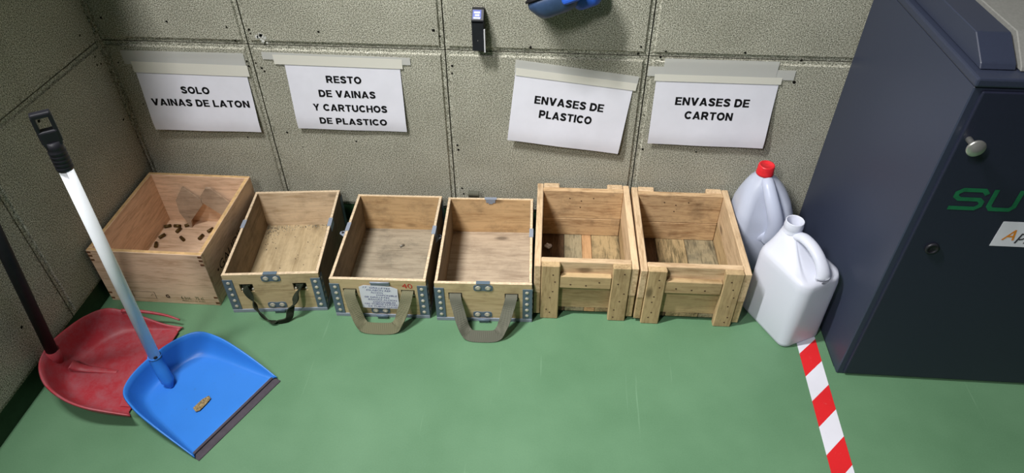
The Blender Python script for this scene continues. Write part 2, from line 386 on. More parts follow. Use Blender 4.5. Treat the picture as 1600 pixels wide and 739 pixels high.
# overhanging edge strip with a rounded nose
bx(bm, mx - 0.004, 3.004, my - 0.006, -0.008, mzt + 0.001, mzt + 0.018, 0.004, 2); obj('edge_trim', bm, NAVY, mc)
wedge = [(-0.458, 0.776), (-0.452, 0.786), (-0.402, 0.818), (-0.012, 0.818), (-0.012, 0.776)]
Myz = Matrix(((0, 0, 1, 0), (1, 0, 0, 0), (0, 1, 0, 0), (0, 0, 0, 1)))
bm = newbm(); prism(bm, wedge, 1.866, 1.924, Myz, 0.0015); obj('hood_frame', bm, NAVY, mc)
wedge2 = [(-0.462, 0.776), (-0.458, 0.784), (-0.405, 0.822), (-0.012, 0.822), (-0.012, 0.776)]
bm = newbm(); prism(bm, wedge2, 1.929, 2.99, Myz, 0.0015); h = obj('hood_lid', bm, GREYP, mc); h['label'] = 'grey lid panel'
bm = newbm(); bx(bm, 1.870, 2.66, my - 0.006, my + 0.004, 0.008, mzt - 0.006, 0.0025, 2); dr = obj('door', bm, NAVYD, mc); dr['label'] = 'darker front door'
yd = my - 0.0062
Mxz = lambda y: Matrix(((1, 0, 0, 0), (0, 0, -1, y), (0, 1, 0, 0), (0, 0, 0, 1)))    # text plane -> front face
bm = newbm(); lathe(bm, [(0.0055, 0), (0.005, 0.02), (0.0065, 0.024), (0.0155, 0.0275), (0.016, 0.0305), (0.0145, 0.0325), (0, 0.0325)], 28, Mxz(yd) @ Matrix.Translation((1.884, 0.660, 0)))
obj('knob', bm, CHROME, dr, wc=False).location = (-mx, -my, 0)
bm = newbm(); lathe(bm, [(0.0135, 0), (0.013, 0.004), (0.009, 0.006), (0.0085, 0.004), (0.003, 0.003), (0, 0.003)], 24, Mxz(yd) @ Matrix.Translation((1.918, 0.408, 0)))
obj('lock', bm, BLACKP, dr, wc=False).location = (-mx, -my, 0)
def stroke(bm, pts, wd, mtx, z=0.0005):
    P = [Vector((a, b, 0)) for a, b in pts]; rings = []
    for i, p in enumerate(P):
        d0 = (P[i] - P[i - 1]).normalized() if i else (P[1] - P[0]).normalized()
        d1 = (P[i + 1] - P[i]).normalized() if i < len(P) - 1 else d0
        d = (d0 + d1).normalized(); nrm = Vector((-d.y, d.x, 0)); k = wd / 2 / max(0.4, d.dot(d0))
        rings.append([p + nrm * k, p - nrm * k])
    t = bmesh.new(); vs = [[t.verts.new(q + Vector((0, 0, z))) for q in r] for r in rings]
    for a, b in zip(vs, vs[1:]): t.faces.new((a[0], a[1], b[1], b[0]))
    merge(bm, t, mtx)
bm = newbm()
S1 = [(1.966, .543), (1.958, .552), (1.921, .552), (1.912, .545), (1.912, .537), (1.920, .531), (1.956, .531), (1.963, .525), (1.963, .517), (1.955, .510), (1.908, .510)]
S2 = [(1.979, .555), (1.979, .517), (1.985, .510), (2.018, .510), (2.024, .517), (2.024, .555)]
S3 = [(2.040, .508), (2.040, .545), (2.048, .552), (2.078, .552), (2.085, .545), (2.085, .535), (2.078, .529), (2.044, .529)]
for s_ in (S1, S2): stroke(bm, s_, 0.0088, Mxz(yd))
obj('logo_lettering', bm, LOGO, dr, wc=False).location = (-mx, -my, 0)
bm = newbm(); bx(bm, 2.022, 2.20, yd - 0.0004, yd, 0.421, 0.482); st = obj('sticker', bm, PAPER, dr, wc=False); st.location = (-mx, -my, 0); st['label'] = 'white rectangular sticker'
bm = fit_text(text_bm('A', 0.01, shear=0.25), 2.036, 2.060, .437, .463); bmesh.ops.transform(bm, matrix=Mxz(yd - 0.0008), verts=bm.verts[:])
obj('orange_letter', bm, ORANGE, dr, wc=False).location = (-mx, -my, 0)
bm = fit_text(text_bm('pp', 0.01, shear=0.2), 2.063, 2.098, .430, .455); bmesh.ops.transform(bm, matrix=Mxz(yd - 0.0008), verts=bm.verts[:])
obj('grey_lettering', bm, DGREY, dr, wc=False).location = (-mx, -my, 0)
bm = newbm(); bx(bm, mx, 3.0, my + 0.02, -0.02, -0.0, 0.003); obj('plinth', bm, BLACKP, mc)

# ------------------------------------------------------------------ wooden bottle case in the corner
wx0, wx1, wy0, wy1, wh, wt = 0.010, 0.306, -0.371, -0.036, 0.178, 0.011
wc = thing('wine_case', 'pine bottle case with burnt lettering in the corner, leftmost box of the row', 'wooden box', (wx0, wy0, 0), wc=True)
def rimmed(bm, ztop):
    for f in bm.faces:
        f.normal_update()
        if f.calc_center_median().z > ztop - 0.0012 and abs(f.normal.z) > 0.9: f.material_index = 1
bm = newbm(); bx(bm, wx0, wx1, wy0, wy0 + wt, 0, wh, 0.001); rimmed(bm, wh); obj('front_panel', bm, [WINE['x'], WINE_RIM], wc)
bm = newbm(); bx(bm, wx0, wx1, wy1 - wt, wy1, 0, wh, 0.001); rimmed(bm, wh); obj('back_panel', bm, [WINE['x'], WINE_RIM], wc)
for sx in (0, 1):
    a = wx0 if not sx else wx1 - wt
    bm = newbm(); bx(bm, a, a + wt, wy0 + wt, wy1 - wt, 0, wh, 0.001); rimmed(bm, wh)
    for zf in (.010, .030, .146, .160, .172):          # finger joint ends seen on the front
        bx(bm, a + .0006, a + wt - .0006, wy0 - 0.0004, wy0 + wt, zf - .0035, zf + .0025, mi=2)
    obj('side_panel', bm, [WINE['y'], WINE_RIM, WINE_END], wc)
bm = newbm(); bx(bm, wx0 + wt, wx1 - wt, wy0 + wt, wy1 - wt, 0.003, 0.012); obj('bottom_panel', bm, WINE['x'], wc)
bm = fit_text(text_bm('GAUDIUM', 0.0), -0.315, -0.125, 0.075, 0.10)
bmesh.ops.transform(bm, matrix=Matrix(((0, 0, 1, wx1 + 0.0003), (1, 0, 0, 0), (0, 1, 0, 0), (0, 0, 0, 1))), verts=bm.verts[:])
t = text_bm('.', 0.0); fit_text(t, -0.330, -0.322, 0.084, 0.092); merge(bm, t, Matrix(((0, 0, 1, wx1 + 0.0003), (1, 0, 0, 0), (0, 1, 0, 0), (0, 0, 0, 1))))
o = obj('burnt_lettering', bm, BROWNINK, wc)
bm = newbm()
fx = Mxz(wy0 - 0.0005)
t = fit_text(text_bm('6 bot.   75 cl.'), 0.206, 0.268, 0.018, 0.029); merge(bm, t, fx)
t = fit_text(text_bm('PRODUCT OF SPAIN'), 0.206, 0.267, 0.0105, 0.0145); merge(bm, t, fx)
obj('printed_lettering', bm, GREENINK, wc)
bm = newbm()
stroke(bm, [(0.172 + .005 * math.cos(a), 0.027 + .005 * math.sin(a)) for a in [math.radians(60 + 26 * k) for k in range(11)]], 0.0026, fx)
stroke(bm, [(0.173 + .002 * math.cos(a), 0.027 + .002 * math.sin(a)) for a in [math.radians(240 + 30 * k) for k in range(9)]], 0.0018, fx)
stroke(bm, [(.078, .040), (.138, .040), (.138, .016), (.078, .016), (.078, .040)], 0.0009, fx)
for q in ((.128, .031, .010), (.125, .026, .006)): stroke(bm, [(q[0], q[1]), (q[0] + q[2] * .6, q[1])], 0.0014, fx)
obj('printed_marks', bm, BROWNINK, wc)

# cartridge cases and offcuts lying in it
def case_bm(L=0.019, r=0.0049):
    bm = newbm(); lathe(bm, [(r, 0), (r, 0.0012), (r * .86, 0.0016), (r * .86, 0.0026), (r, 0.0034), (r * .97, L), (r * .82, L), (r * .8, 0.004), (0, 0.004)], 16); return bm
case_spots = [(0.032, -0.083, 25, 'tarnished brass cartridge case nearest the back left corner of the pine bottle case'),
              (0.060, -0.080, 0, 'tarnished brass cartridge case lying across above a touching one in the bottle case'),
              (0.072, -0.098, 80, 'tarnished brass cartridge case standing off below its touching neighbour in the bottle case'),
              (0.090, -0.074, 30, 'tarnished brass cartridge case under the left wood offcut in the bottle case'),
              (0.036, -0.128, 60, 'tarnished brass cartridge case midway along the left side of the bottle case'),
              (0.036, -0.166, 110, 'tarnished brass cartridge case closest to the front in the bottle case'),
              (0.100, -0.135, 140, 'small brass cartridge case alone in the middle of the bottle case floor'),
              (0.151, -0.124, 80, 'shiny brass cartridge case right of the middle of the bottle case floor'),
              (0.166, -0.092, 60, 'tarnished brass cartridge case nearest the right side of the bottle case')]
for x, y, a, lab in case_spots:
    o = obj('cartridge_case', case_bm(), BRASS); d = math.radians(a)
    o.rotation_euler = (math.pi / 2, 0, d + math.pi / 2); o.location = (x - 0.0095 * math.cos(d), y - 0.0095 * math.sin(d), 0.0171)
    tag(o, lab, 'cartridge case', 'spent cartridge cases in the bottle case')
def offcut(poly, y_top, y_bot, lab, loc):
    bm = newbm(); zt, zb = max(p[1] for p in poly), min(p[1] for p in poly)
    a = [bm.verts.new((x, y_bot + (y_top - y_bot) * (z - zb) / (zt - zb) - 0.007, z)) for x, z in poly]
    b = [bm.verts.new((x, y_bot + (y_top - y_bot) * (z - zb) / (zt - zb), z)) for x, z in poly]
    n = len(poly); bm.faces.new(a); bm.faces.new(b[::-1])
    for i in range(n): bm.faces.new((a[i], b[i], b[(i + 1) % n], a[(i + 1) % n]))
    single('wood_offcut', bm, SCRAPW, lab, 'wood scrap', loc, 'wood offcuts in the bottle case')
offcut([(0.103, .142), (.150, .103), (.153, .090), (.106, .035), (.104, .0125), (.098, .0125), (.090, .035), (.077, .060), (.075, .10)], -0.0485, -0.072,
       'tall pointed wood offcut leaning at the back of the bottle case, left one', (0.1, -0.06, .0125))
offcut([(0.172, .142), (.186, .142), (.232, .100), (.252, .078), (.258, .0125), (.245, .0125), (.222, .042), (.206, .056), (.152, .096), (.152, .116)], -0.0485, -0.070,
       'wide notched wood offcut leaning at the back of the bottle case, right one', (0.2, -0.06, .0125))

# ------------------------------------------------------------------ plywood ammunition boxes
AW, AD, AH, AT = 0.240, 0.345, 0.132, 0.008
def strap_path(half, drop, out, twist=False):
    """centre points and width directions of a webbing handle, local to the box front"""
    up = Vector((0, .655, .755))
    if twist:
        P = [(-half, .004, .094), (-half, -.008, .090), (-half + .010, -.016, .066), (-half + .022, -.030, .036), (-half + .042, -out, .012),
             (0.004, -out - .006, .006), (.030, -out, .012), (half - .028, -.030, .036), (half - .012, -.018, .064), (half, -.008, .090), (half, .004, .094)]
    else:
        o_ = out / .05
        P = [(-half, .004, .095), (-half + .001, -.010, .092), (-half + .007, -.022, .070), (-half + .017, -.034 * o_, .042), (-half + .027, -.044 * o_, .021), (-half + .040, -out, .0130),
             (0.0, -out - .002, .0122), (half - .040, -out, .0130), (half - .027, -.044 * o_, .021), (half - .017, -.034 * o_, .042), (half - .007, -.022, .070), (half - .001, -.010, .092), (half, .004, .095)]
    n = 72; C = spline(P, n); W = []
    for k in range(n + 1):
        t = abs(k / n - 0.5) * 2; sg = 1 if k <= n / 2 else -1
        if twist:
            a = (1 - t) * 2.6 + 0.5 * math.sin(k * .42); W.append(Vector((1, 0, 0)) if t > .9 else Vector((math.cos(a), -.3 * math.sin(a), math.sin(a)))); continue
        keys = [(0, up), (.20, up), (.36, Vector((.35, .80, .50))), (.58, Vector((.93, .35, .1))), (.75, Vector((1, 0, 0))), (1.01, Vector((1, 0, 0)))]
        for (t0, w0), (t1, w1) in zip(keys, keys[1:]):
            if t0 <= t <= t1:
                f = (t - t0) / (t1 - t0); f = f * f * (3 - 2 * f); wv = w0 * (1 - f) + w1 * f; break
        W.append(Vector((wv.x * sg, wv.y, wv.z)))
    return C, W
def ammo_box(label, loc, rot, back, floor, web, half, out, twist=False, clips=(), note=False, rear=False):
    t = thing('ammunition_box', label, 'wooden box', (loc[0], loc[1], 0), math.radians(rot))
    X = AW / 2; z0 = 0.006
    # front panel with two slots
    bm = newbm(); gx = [-X, -half - .017, -half + .017, half - .017, half + .017, X]; gz = [z0, .074, .100, AH]
    for i in range(5):
        for j in range(3):
            if j == 1 and i in (1, 3): continue
            bx(bm, gx[i], gx[i + 1], 0, AT, gz[j], gz[j + 1])
    bmesh.ops.remove_doubles(bm, verts=bm.verts[:], dist=1e-6)
    seen = {}
    for f in list(bm.faces):
        k = tuple(round(c, 5) for c in f.calc_center_median()); seen.setdefault(k, []).append(f)
    bmesh.ops.delete(bm, geom=[f for k, fs in seen.items() if len(fs) > 1 for f in fs], context='FACES')
    rimmed(bm, AH); obj('front_panel', bm, [PLY_FRONT, PLY_EDGE], t)
    bm = newbm(); bx(bm, -X, X, AD - AT, AD, z0, AH, .0008); rimmed(bm, AH); obj('back_panel', bm, [PLY_BACK[back], PLY_EDGE], t)
    for s in (-1, 1):
        bm = newbm(); bx(bm, min(s * X, s * (X - AT)), max(s * X, s * (X - AT)), AT, AD - AT, z0, AH, .0008); rimmed(bm, AH); obj('side_panel', bm, [PLY_SIDE_SHADED, PLY_EDGE], t)
    bm = newbm(); bx(bm, -X + AT, X - AT, AT, AD - AT, z0, 0.012); obj('bottom_panel', bm, PLY_FLOOR[floor], t)
    # steel foot: an angle frame round the bottom
    bm = newbm(); e = .002
    for a in ((-X - e, X + e, -e, 0.002), (-X - e, X + e, AD - .002, AD + e), (-X - e, -X + .002, 0, AD), (X - .002, X + e, 0, AD)): bx(bm, *a, 0.0, 0.011, .0008)
    bx(bm, -X, X, 0, AD, 0.0, 0.0055)
    obj('steel_foot', bm, ZINC, t)
    bm = newbm(); bx(bm, -.013, .013, -.0085, -.003, .002, .010, .001); rod(bm, (-.015, -.008, .011), (.015, -.008, .011), .0025, n=10); obj('hasp', bm, STEEL, t)
    # corner angles with rivets
    for sx in (-1, 1):
        for sy in (0, 1):
            bm = newbm(); yf = -0.0016 if sy == 0 else AD; q = .0225
            bx(bm, min(sx * X, sx * (X - q)), max(sx * X, sx * (X - q)), yf, yf + .0016, .012, .116)
            bx(bm, X if sx > 0 else -X - .0016, X + .0016 if sx > 0 else -X, (yf if sy == 0 else AD - q), (q if sy == 0 else AD + .0016), .012, .116)
            br = obj('corner_bracket', bm, STEEL, t)
            if sy == 0:
                for k in range(5):
                    z = .023 + .0205 * k
                    bm = newbm(); lathe(bm, [(.0050, 0), (.0048, .0008), (.0030, .0014), (0, .0015)], 14, Mxz(-.0016) @ Matrix.Translation((sx * (X - .0115), z, 0))); obj('rivet', bm, RIVET, br)
                    bm = newbm(); lathe(bm, [(.0050, 0), (.0048, .0008), (.0030, .0014), (0, .0015)], 14, Matrix.Translation((sx * (X + .0016), .011, z)) @ Matrix.Rotation(sx * math.pi / 2, 4, 'Y')); obj('rivet', bm, RIVET, br)
    # figure-of-eight plates, folded over the rim at the top
    for z, top in ((.1185, True), (.024, False)):
        if note and top: continue
        poly = []
        for k in range(32):
            a = 2 * math.pi * k / 32; x = .024 * math.copysign(abs(math.cos(a)) ** .45, math.cos(a)); y = .0105 * math.copysign(abs(math.sin(a)) ** .45, math.sin(a))
            if abs(x) < .008 and not (top and y > 0): y *= .80
            poly.append((x + (.0 if top else -.004), y + z))
        bm = newbm(); prism(bm, poly, 0, .0014, Mxz(0))
        if top: bx(bm, -.017, .017, -.0016, AT + .001, AH, AH + .0014)
        pl = obj('latch_plate', bm, STEEL, t)
        for sx in (-1, 1):
            bm = newbm(); lathe(bm, [(.0072, 0), (.0070, .0010), (.0045, .0014), (0, .0012)], 18, Mxz(-.0014) @ Matrix.Translation((sx * .0122 + (0 if top else -.004), z, 0))); obj('rivet', bm, RIVET, pl)
    for side, yy, kind in clips:
        bm = newbm()
        if side == 'back':
            bx(bm, yy - .017, yy + .017, AD - AT - .001, AD + .0012, AH, AH + .0014); bx(bm, yy - .013, yy + .013, AD - AT - .0014, AD - AT, AH - .011, AH + .001, .0)
            bx(bm, yy - .006, yy + .006, AD - AT - .0016, AD - AT, AH - .015, AH - .011)
        else:
            s = -1 if side == 'left' else 1; xo = s * X
            bx(bm, min(xo, xo - s * (AT + .001)), max(xo, xo - s * (AT + .001)), yy - .017, yy + .017, AH, AH + .0014)
            bx(bm, min(xo, xo + s * .0014), max(xo, xo + s * .0014), yy - .017, yy + .017, AH - .02, AH + .0014)
            if 'lug' in kind:
                kx = .026 if kind == 'lug' else .012
                prism(bm, [(0, -.017), (s * kx, .006), (s * kx, .014), (s * kx * .7, .018), (0, .017)][::(1 if s > 0 else -1)], .100, .1016, Matrix.Translation((xo, yy, 0)) @ Matrix.Rotation(s * math.radians(0), 4, 'Y'))
                lathe(bm, [(.004, 0), (.003, .002), (0, .002)], 12, Matrix.Translation((xo + s * kx * .7, yy + .010, .1016)), mi=1)
        obj('rim_clip', bm, [ZINC, BLACKP], t)
    # plates added behind the slots to keep them dark; the webbing handle
    for s in (-1, 1):
        bm = newbm(); bx(bm, s * half - .019, s * half + .019, AT, AT + .003, .070, .104); an = obj('slot_backing', bm, WEB_DARK, t)
        for k in (-1, 1):
            bm = newbm(); rod(bm, (s * half + k * .013, AT, .079), (s * half + k * .013, AT - .006, .079), .0028, n=10); obj('bolt', bm, RIVET, an)
    C_, W_ = strap_path(half, 0, out, twist)
    bm = newbm(); ribbon(bm, C_, W_, .029 if not twist else .019); obj('strap_handle', bm, web, t)
    if rear:
        pts = [(-.045 + .01 * math.cos(a) * .4, AD + .010 + .008 * math.cos(a), .135 + .004 * math.sin(a)) for a in [math.radians(q) for q in range(0, 360, 20)]]
        bm = newbm(); n_ = 18
        ring0 = [Vector((-.064 + dx, AD + .012 + .0075 * math.cos(2 * math.pi * k / n_), .138 + .0085 * math.sin(2 * math.pi * k / n_))) for dx in (0,) for k in range(n_)]
        ring1 = [v + Vector((.030, 0, -.002)) for v in ring0]
        inn0 = [Vector((v.x, AD + .012 + (v.y - AD - .012) * .72, .138 + (v.z - .138) * .72)) for v in ring0]; inn1 = [v + Vector((.030, 0, -.002)) for v in inn0]
        loft(bm, [inn0, ring0, ring1, inn1, inn0], cap0=False, cap1=False)
        pts = [Vector((-.049, AD + .012, .130)), Vector((-.049, AD + .006, .11)), Vector((-.049, AD + .003, .092))]
        ribbon(bm, spline(pts, 8), [(1, 0, 0)] * 9, .03); obj('strap_handle', bm, web, t)
    return t
b2 = ammo_box('plywood ammunition box with a twisted dark green strap handle, beside the bottle case', (.471, -.378), 6.0, 'pale', 'sand', WEB_DARK, .067, .040, True, (('left', .20, ''), ('right', .20, '')))
b3 = ammo_box('plywood ammunition box with handwritten note on its front and khaki strap', (.7425, -.379), 1.8, 'orange', 'grey', WEB_KHAKI, .073, .050, False, (('left', .20, 'lug'), ('right', .195, 'short lug')), note=True)
b4 = ammo_box('plywood ammunition box with long grey strap loop, just left of the batten crates', (1.0045, -.3745), 2.4, 'orange', 'pale', WEB_GREY, .070, .062, False, (('back', .0, ''), ('right', .195, '')), rear=True)
# written note, number and clip on the third box
bm = newbm(); bx(bm, -.018, .030, -.0032, 0, .1145, .1265, .0008); rod(bm, (-.018, -.004, .1265), (.030, -.004, .1265), .0022, n=10); obj('clip', bm, ZINC, b3)
bm = newbm(); Mn = Matrix.Translation((0.0005, -.0036, .074)) @ Matrix.Rotation(math.radians(3), 4, 'Y')
prism(bm, [(-.046, -.040), (.048, -.037), (.046, .034), (.030, .041), (-.038, .041), (-.050, .034)], 0, .0004, Mn @ Mxz(0)); nt_ = obj('note', bm, PAPER, b3); nt_['label'] = 'white handwritten note'
bm = newbm()
for k, ln in enumerate(['17  GRILLETES', 'ESLABON REF.', 'ALCION', 'DISPONIBLE', '08 GRILLETES', 'BISAGRA ALCION', 'DISPONIBLES', '100 TUBOS LLAVES', '5X TUBOS LLAVES']):
    wd = .0052 * len(ln); x0 = [-.040, -.032, -.022, -.008, -.038, -.030, -.018, -.040, -.032][k]; zz = .0315 - .0083 * k
    tt = fit_text(text_bm(ln, 0.004, shear=.15), x0, x0 + wd, zz - .0005, zz + .0052); merge(bm, tt, Mn @ Mxz(-.0006))
stroke(bm, [(-.018, -.0205), (.028, -.0195)], .0006, Mn @ Mxz(-.0006))
obj('handwriting', bm, BLUEINK, nt_)
bm = newbm(); tt = fit_text(text_bm('40', 0.0, shear=-.12), .060, .086, .106, .122); merge(bm, tt, Mxz(-.0005)); obj('marker_number', bm, REDINK, b3)
# grit in the first ammunition box
bm = newbm(); Mb = Matrix.Translation((.471, -.378, 0)) @ Matrix.Rotation(math.radians(6), 4, 'Z')
for k in range(260):
    x = random.uniform(-.11, .10); y = AD - AT - abs(random.gauss(0, .012)) - .002
    if random.random() < .45: x = -.112 + abs(random.gauss(0, .03)); y = AD - AT - .003 - abs(random.gauss(0, .03))
    if random.random() < .12: x = random.uniform(-.1, .1); y = random.uniform(.1, .33)
    x = max(-.108, min(.108, x)); y = min(AD - AT - .004, max(.02, y))
    r = random.uniform(.0006, .0016); t = bmesh.new(); bmesh.ops.create_icosphere(t, subdivisions=1, radius=r)
    merge(bm, t, Mb @ Matrix.Translation((x, y, .0121 + r * .7)), 1 if random.random() < .6 else 0)
g = single('grit', bm, [plain('pale_grit', (176, 170, 152), .8), plain('dark_grit', (92, 88, 78), .8)], 'loose pale and dark grit along the back of the first ammunition box', 'grit', Mb @ Vector((0, .3, .012))); g['kind'] = 'stuff'
bm = newbm(); merge(bm, case_bm(.013, .003), frame((.736, -.123, .0152), (.748, -.112, .0152)))
single('cartridge_case', bm, SILVER, 'small silver cartridge case lying in the ammunition box with the note', 'cartridge case', (.742, -.118, .0121))
def crumple(bm, c, r, seed):
    rnd = random.Random(seed); t = bmesh.new(); bmesh.ops.create_icosphere(t, subdivisions=2, radius=r)
    for v in t.verts: v.co *= rnd.uniform(.55, 1.2); v.co.z *= .6
    merge(bm, t, Matrix.Translation(c))
bm = newbm(); crumple(bm, (1.158, -.113, .0345), .010, 3); single('paper_scrap', bm, PAPER, 'crumpled white paper scrap on the floor of the left batten crate', 'paper scrap', (1.158, -.113, .0255))
bm = newbm(); prism(bm, [(0, 0), (.004, -.003), (.007, .001), (.006, .008), (.002, .010)], .0, .0012, Matrix.Translation((1.005, -.425, 0))); single('paper_chip', bm, PAPER, 'tiny white chip on the floor inside the grey strap loop', 'paper chip', (1.008, -.421, 0))

# ------------------------------------------------------------------ batten crates
def crate(label, x0, rot, planks, W):
    t = thing('wooden_crate', label, 'wooden crate', (x0, -.356, 0), math.radians(rot))
    H = .184
    def board(nm, m, *a, bev=.0016): 
        bm = newbm(); bx(bm, *a, bev); return obj(nm, bm, m, t)
    for s in (0, 1):
        a, b = (0.0, .0165) if not s else (W - .0165, W)
        board('side_board', CR['y'], a, b, .003, .338, .0895, H - .002)
        board('side_board', CRG['y'], a + (.001 if s else 0), b - (0 if s else -.0), .005, .336, .012, .0885)
    yf = .018
    m1 = CR['x']; f0 = .0168; f1 = W - .0168
    board('front_board', m1, f0, f1, yf, yf + .016, .100, H); board('front_board', CRG['x'], f0, f1, yf, yf + .016, .026, .0995)
    yb = .320
    board('back_board', CR_IN, f0, f1, yb - .016, yb, .088, H - .001); board('back_board', CR_IN, f0, f1, yb - .016, yb, .026, .0872)
    for c0, c1 in ((f0 + .001, f0 + .046), (f1 - .045, f1 - .001)):
        cl = board('batten', CRG['z'], c0, c1, 0.0, yf, 0.0, H + .0005, bev=.002)
        bm = newbm()
        for zz in (.018, .040, .075, .100, .135, .160):
            lathe(bm, [(.0022, 0), (.0016, .0004), (0, .0003)], 10, Mxz(-.0001) @ Matrix.Translation((c0 + random.uniform(.012, .034), zz + random.uniform(-.006, .006), 0)))
        obj('nail', bm, NAIL, cl)
    for c0, c1 in ((f0 + .001, f0 + .044), (f1 - .043, f1 - .001)): board('batten', CR['z'], c0, c1, yb, yb + .020, 0.0, H - .001, bev=.002)
    rail = board('handle_rail', CRG['x'], f0 + .047, f1 - .046, .002, yf, .110, .150, bev=.0018)
    bm = newbm()
    for xx in (.09, .128, .160): lathe(bm, [(.0024, 0), (.0018, .0004), (0, .0003)], 10, Mxz(.0019) @ Matrix.Translation((xx, .128 + random.uniform(-.008, .008), 0)))
    obj('nail', bm, NAIL, rail)
    board('handle_rail', CR['x'], f0 + .045, f1 - .044, yb, yb + .016, .110, .150, bev=.0018)
    for (a, b, k) in planks: board('floor_plank', PLANK[k], .0168 + (a - .0168) * (W - .0336) / .2264, .0168 + (b - .0168) * (W - .0336) / .2264, .0185, yb, .012, .0255, bev=.001)
    bm = newbm()
    for xx, zz in ((.09, .158), (.122, .15), (.155, .16), (.12, .128)): lathe(bm, [(.002, 0), (.0015, .0004), (0, .0003)], 8, Matrix.Translation((xx, yb - .0165, zz)) @ Matrix.Rotation(math.pi / 2, 4, 'X'))
    obj('nail', bm, NAIL, t)
    return t
crate('pine batten crate right beside the ammunition boxes, left of the two crates', 1.1285, 1.2, [(.0168, .0815, 'dark'), (.0825, .134, 'grey'), (.1345, .162, 'orange'), (.163, .2432, 'green')], .252)
crate('pine batten crate beside the white plastic jugs, right of the two crates', 1.3845, 0.8, [(.0168, .0795, 'dark'), (.081, .162, 'green'), (.1635, .2432, 'grey')], .262)

# ------------------------------------------------------------------ plastic jugs
def jug_front():
    t = thing('plastic_jug', 'open white plastic jug without a cap, standing on the hazard tape by the navy cabinet', 'plastic jug', (1.758, -.317, 0), math.atan2(-.89, .46), group=None)
    # local x runs from the neck to the handle end
    HX, HY, nx = .086, .061, -.050; n = 8
    sec = [(.0, .92, .012), (.004, .97, .014), (.012, 1.0, .022), (.10, 1.0, .024), (.185, 1.0, .024), (.200, .985, .026), (.210, .95, .028)]
    rings = []
    for z, s, rr in sec: rings.append([(x, y, z) for x, y in rrect(HX * s, HY * s, rr + .006, n)])
    base = rrect(HX * .95, HY * .95, .034, n)
    for k in range(1, 9):
        f = k / 8; z = .210 + .052 * (f ** 1.15)
        ring = []
        for (x, y) in base:
            a = math.atan2(y, x - nx); cx, cy = nx + .0235 * math.cos(a), .0235 * math.sin(a)
            g = 1 - (1 - f) ** 1.0
            ring.append((x + (cx - x) * g, y + (cy - y) * g, z - ((.012 if abs(y) < .045 else .006) * math.sin(math.pi * f) if x > -.01 else 0)))
        rings.append(ring)
    bm = newbm(); loft(bm, rings, cap1=False)
    nk = [(nx, 0)]
    o = obj('body', bm, HDPE, t, wc=False)
    bm = newbm(); lathe(bm, [(.0235, .262), (.0215, .268), (.0215, .272), (.0225, .274), (.0212, .277), (.0222, .280), (.0205, .283), (.0215, .290), (.020, .292), (.0185, .290), (.0185, .262)], 32, Matrix.Translation((nx, 0, 0)), cap=False)
    obj('neck', bm, HDPE, t, wc=False)
    P = [(nx + .016, 0, .256), (nx + .034, 0, .265), (-.002, 0, .267), (.020, 0, .264), (.045, 0, .252), (.065, 0, .232), (.072, 0, .212), (.062, 0, .188)]
    C_ = spline(P, 30); bm = newbm(); tube(bm, C_, [.0150 + .006 * max(0, (k - 18) / 12) for k in range(31)], 16, (1.0, .72)); obj('handle', bm, HDPE, t, wc=False)
    return t
jug_front()
def jug_rear():
    cx, cy = 1.724, -.079
    t = thing('plastic_jug', 'translucent plastic jug with a red screw cap in the corner by the wall', 'plastic jug', (cx, cy, 0))
    n = 8; rings = []
    for z, hx, hy, r, ox, oy in [(0, .062, .055, .03, 0, 0), (.006, .070, .062, .034, 0, 0), (.02, .073, .066, .036, 0, 0), (.10, .074, .067, .036, 0, 0), (.165, .074, .067, .038, 0, 0), (.19, .071, .063, .04, -.002, .001),
                             (.215, .064, .055, .042, -.004, .004), (.24, .052, .044, .038, -.008, .007), (.262, .036, .033, .030, -.013, .010), (.276, .022, .022, .0219, -.016, .012), (.284, .019, .019, .0189, -.016, .012)]:
        ring = []
        for x, y in rrect(hx, hy, r, n):
            q = 0.0
            if y < -.4 * hy and .13 < z < .255 and abs(x) < .05:      # hand recess below the handle
                q = .020 * math.sin(math.pi * (z - .13) / .125) * math.cos(x / .05 * math.pi / 2)
            ring.append((x + ox, y + oy + q, z))
        rings.append(ring)
    bm = newbm(); loft(bm, rings); obj('body', bm, HDPE2, t, wc=False)
    P = [(-.012, -.008, .272), (-.009, -.028, .262), (-.002, -.050, .240), (.008, -.066, .212), (.018, -.073, .178), (.020, -.070, .140), (.018, -.060, .115)]
    C_ = spline(P, 30); bm = newbm(); tube(bm, C_, [.015 + .008 * (k / 30) for k in range(31)], 16, (1.0, .8), Vector((0, -1, .4))); obj('handle', bm, HDPE2, t, wc=False)
    bm = newbm(); tube(bm, spline([(.012, -.060, .128), (-.012, -.058, .120), (-.034, -.054, .126)], 14), [.022 - .001 * k for k in range(15)], 14, (1, .5), Vector((0, -1, 0))); obj('grip_rib', bm, HDPE2, t, wc=False)
    bm = newbm(); prof = [(.0205, .278), (.0222, .279), (.0222, .284), (.0212, .286), (.0205, .304), (.0185, .3065), (.016, .306), (.0155, .3052), (0, .3052)]
    lathe(bm, prof, 40, Matrix.Translation((-.016, .012, 0))); c_ = obj('cap', bm, CAPRED, t, wc=False); c_['label'] = 'red screw cap'
    return t
jug_rear()

